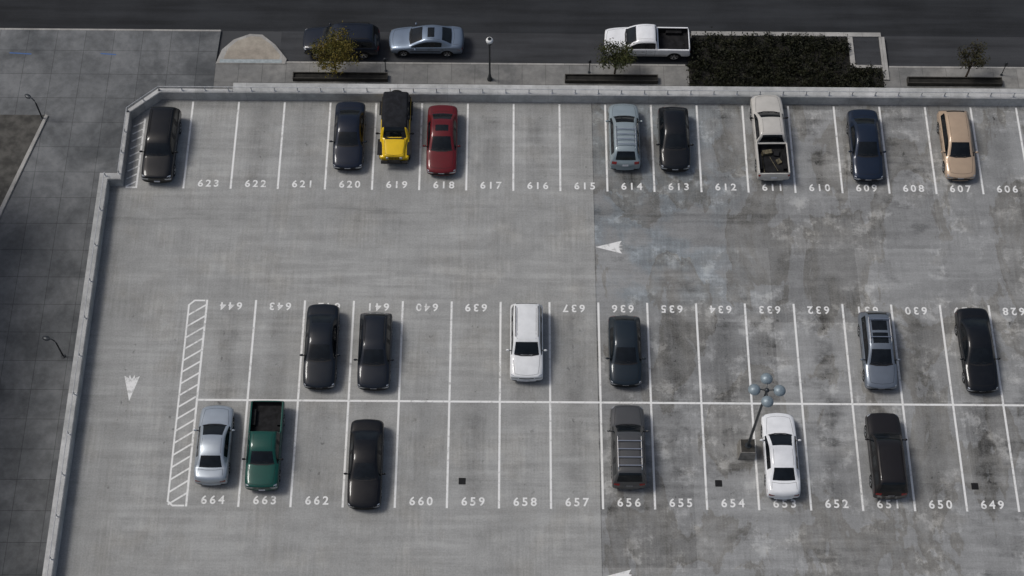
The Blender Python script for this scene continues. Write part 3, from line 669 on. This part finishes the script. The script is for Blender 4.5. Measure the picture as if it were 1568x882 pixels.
bord = MB()
def bx(x0, y0, x1, y1, z0=SZ - .14, z1=SZ + .12): bord.box(((x0 + x1) / 2, (y0 + y1) / 2, (z0 + z1) / 2), (x1 - x0, y1 - y0, z1 - z0))
bx(9.4, 27.66, 21.6, 27.98); bx(21.45, 24.3, 21.80, 27.64); bx(19.45, 25.2, 19.75, 27.64); bx(19.77, 25.2, 21.43, 25.42)
bord.obj('kerb_island_border', [M_KERB])
M_MULCH = simple('mulch', (.012, .011, .009), .95, 0, .4, 3)
raised('planting_bed', [(9.1, 22), (21.43, 22), (21.43, 25.18), (19.43, 25.18), (19.43, 27.64), (9.6, 27.64), (9.1, 27.2)], SZ - .1, SZ + .03, M_MULCH, 0)
raised('island_pavement', [(19.77, 25.44), (21.43, 25.44), (21.43, 27.64), (19.77, 27.64)], SZ - .1, SZ + .05, M_LANE, 0)

def leafmat(name, a, b, c):
    t = NT(name); g = t.pos(); n = t.noise(g, 1.6, 3); n2 = t.noise(g, 9, 3)
    col = t.mix(t.ss(n, .35, .65), (*a, 1), (*b, 1)); col = t.mix(t.ss(n2, .55, .7), col, (*c, 1))
    return t.set(color=col, rough=.65, spec=.2)
M_L1 = leafmat('autumn_leaves', (.06, .06, .012), (.13, .10, .018), (.20, .14, .03))
M_L2 = leafmat('green_leaves', (.022, .03, .010), (.045, .05, .015), (.08, .07, .02))
M_L3 = leafmat('hedge_leaves', (.007, .009, .004), (.020, .022, .010), (.034, .027, .016))
M_L4 = leafmat('dark_leaves', (.025, .023, .010), (.04, .04, .018), (.07, .045, .02))
M_BARK = simple('bark', (.06, .045, .033), .9, 0, .3, 8)
def leaf(m, c, s, up=.5):
    d = Vector((random.gauss(0, 1), random.gauss(0, 1), random.gauss(0, 1) + up)).normalized()
    u = d.orthogonal().normalized(); u = Matrix.Rotation(random.random() * 6.28, 3, d) @ u; w = d.cross(u)
    m.add([c - u * s, c + w * s * .45, c + u * s, c - w * s * .45], [(0, 1, 2, 3)])
def tree(x, y, h, rad, mat, nl=2600):
    e = empty('tree', (x, y, SZ)); b = MB(); tips = []
    th = h * .42
    b.tube([(0, 0, 0), (.02, .01, th * .6), (0, .03, th)], [.075, .06, .05], 10)
    for i in range(11):
        a = i * 2.4 + random.random(); z0 = th * (.75 + .05 * i / 3); rr = rad * random.uniform(.55, .95); z1 = th + (h - th) * random.uniform(.15, .85)
        p0 = Vector((0, .02, min(z0, th))); p3 = Vector((rr * math.cos(a), rr * math.sin(a), z1)); mid = (p0 + p3) / 2 + Vector((0, 0, .15))
        b.tube([p0, mid, p3], [.035, .022, .01], 6); tips += [p3, mid.lerp(p3, .6)]
        for q in range(2):
            t = p3 + Vector((random.uniform(-1, 1), random.uniform(-1, 1), random.uniform(-.4, .9))) * rad * .35
            b.tube([mid.lerp(p3, .5), t], [.014, .006], 5); tips.append(t)
    b.tube([(0, .03, th), (.03, 0, h * .8), (.0, .02, h * .93)], [.045, .02, .008], 6); tips += [Vector((0, 0, h * .93)), Vector((0, 0, h * .75))]
    b.obj('trunk_and_limbs', [M_BARK], True, e)
    m = MB()
    for i in range(nl):
        t = random.choice(tips); c = t + Vector((random.gauss(0, 1), random.gauss(0, 1), random.gauss(0, .8))) * rad * .17
        leaf(m, c, random.uniform(.05, .10))
    m.obj('foliage', [mat], parent=e)
tree(-13.3, 24.35, 3.5, 1.35, M_L1, 3200); tree(4.35, 24.5, 2.8, 1.0, M_L2, 2000); tree(26.7, 24.6, 2.7, .95, M_L4, 1100)
m = MB(); clumps = []
for i in range(700):
    x = random.uniform(9.2, 21.3); y = random.uniform(22.2, 27.5)
    if x > 19.3 and y > 25.1: continue
    clumps.append((x, y, random.uniform(.25, .75)))
for (x, y, hh) in clumps:
    for q in range(34):
        c = Vector((x + random.gauss(0, .16), y + random.gauss(0, .16), SZ + random.uniform(.05, 1) * hh)); leaf(m, c, random.uniform(.05, .12), .2)
m.obj('hedge', [M_L3])

for (x0, x1) in ((-16.0, -10.0), (1.2, 7.1), (22.9, 28.9)):
    e = empty('sidewalk_planter', ((x0 + x1) / 2, 24.15, SZ)); w = x1 - x0; b = MB()
    b.box((0, .22, .16), (w, .06, .34)); b.box((0, -.22, .16), (w, .06, .34)); b.box((-w / 2 + .03, 0, .16), (.06, .379, .34)); b.box((w / 2 - .03, 0, .16), (.06, .379, .34))
    b.obj('trough', [M_SOOT], parent=e)
    b = MB(); b.add([(-w / 2 + .06, -.19, .2), (w / 2 - .06, -.19, .2), (w / 2 - .06, .19, .2), (-w / 2 + .06, .19, .2)], [(0, 1, 2, 3)]); b.obj('soil', [M_MULCH], parent=e)

M_GLOBE = simple('frosted_globe', (.75, .76, .74), .3, 0, .05)
e = empty('street_lamp', (-3.55, 24.15, SZ)); b = MB()
b.lathe([(.17, 0), (.17, .12), (.11, .22), (.09, .5), (.06, .62), (.055, 3.6), (.08, 3.62), (.08, 3.68), (.05, 3.72), (.05, 3.8)], (0, 0, 0), 14)
b.lathe([(.16, 3.80), (.17, 3.84), (.10, 3.86)], (0, 0, 0), 14); b.lathe([(.13, 4.24), (.09, 4.30), (.03, 4.36), (.001, 4.44)], (0, 0, 0), 14)
b.obj('post', [M_DARKM], True, e)
b = MB(); b.lathe([(.10, 3.86), (.19, 3.96), (.23, 4.08), (.20, 4.19), (.12, 4.25), (.001, 4.26)], (0, 0, 0), 14); b.obj('globe', [M_GLOBE], True, e, 60)
for (x, y) in ((-10.15, 24.75), (2.75, 24.75), (29.0, 24.8)):
    e = empty('parking_meter', (x, y, SZ)); b = MB()
    b.tube([(0, 0, 0), (0, 0, 1.05)], .03, 10); b.tube([(0, 0, 0), (0, 0, .04)], .09, 10); b.box((0, 0, 1.16), (.17, .10, .22)); b.ell((0, 0, 1.28), (.085, .055, .07))
    b.obj('post_and_head', [M_DARKM], True, e, 40)
for (x, y, a) in ((-31.4, 20.9, 2.6), (-27.95, 4.5, 2.9)):
    e = empty('plaza_lamp', (x, y, SZ), a); b = MB()
    b.tube([(0, 0, 0), (0, 0, .06)], .14, 12); b.tube([(0, 0, 0), (0, 0, 1.7), (.05, 0, 1.95), (.2, 0, 2.1), (.42, 0, 2.1)], [.05, .045, .04, .035, .03], 10)
    b.ell((.52, 0, 2.06), (.24, .15, .08)); b.obj('post_and_head', [M_DARKM], True, e, 40)

# added building block, out of view to the west, put in to shade the plaza
M_BW = slab_mat('building_concrete', (.30, .29, .27), (.36, .35, .33), 4, 4)
e = empty('added_shade_building', (0, 0, 0))
bx0, bx1, by0, by1, bt = -62.0, -40.5, -60.0, 17.0, 12.0
b = MB(); b.box(((bx0 + bx1) / 2, (by0 + by1) / 2, (SZ + bt) / 2), (bx1 - bx0, by1 - by0, bt - SZ)); b.obj('walls', [M_BW], parent=e)
b = MB(); b.box((bx1 + .12, (by0 + by1) / 2, bt + .25), (.5, by1 - by0 + .6, .5)); b.box(((bx0 + bx1) / 2 - .2, by1 + .12, bt + .25), (bx1 - bx0 - .3, .3, .5)); b.obj('cornice', [M_WALL], parent=e)
b = MB()
for fl in range(4):
    for i in range(18):
        b.box((bx1 + .01, by0 + 2.5 + i * 4.2, SZ + 2.2 + fl * 3.9), (.06, 2.6, 2.0))
b.obj('windows', [M_GLASS], parent=e)

# ------------------------------------------------------------------ camera, light
cd = bpy.data.cameras.new('camera'); cam = bpy.data.objects.new('camera', cd); COL.objects.link(cam)
cam.location = (-2.55269, -37.02246, 82.11245); cam.rotation_euler = (0.49232, -0.00759, 0.00399)
cd.sensor_width = 36; cd.lens = 36 * 2532.34 / 1568; cd.clip_end = 3000; cd.clip_start = 1
S.camera = cam
el, az = 56, -78      # soft sun from the west
sd = bpy.data.lights.new('sun', 'SUN'); sd.energy = 1.6; sd.angle = math.radians(15); sd.color = (1, .98, .95)
so = bpy.data.objects.new('sun', sd); COL.objects.link(so)
d = Vector((math.sin(math.radians(az)) * math.cos(math.radians(el)), math.cos(math.radians(az)) * math.cos(math.radians(el)), math.sin(math.radians(el))))
so.rotation_euler = d.to_track_quat('Z', 'Y').to_euler()
w = bpy.data.worlds.new('World'); S.world = w; w.use_nodes = True; nt = w.node_tree
sky = nt.nodes.new('ShaderNodeTexSky'); sky.sky_type = 'NISHITA'; sky.sun_disc = False; sky.sun_elevation = math.radians(el); sky.sun_rotation = math.radians(az)
sky.dust_density = 4; sky.air_density = 1.0
hs = nt.nodes.new('ShaderNodeHueSaturation'); hs.inputs['Saturation'].default_value = .85
nt.links.new(sky.outputs[0], hs.inputs['Color']); bg = nt.nodes['Background']; nt.links.new(hs.outputs[0], bg.inputs[0]); bg.inputs[1].default_value = .082
S.view_settings.view_transform = 'Standard'; S.view_settings.look = 'None'; S.view_settings.exposure = 0
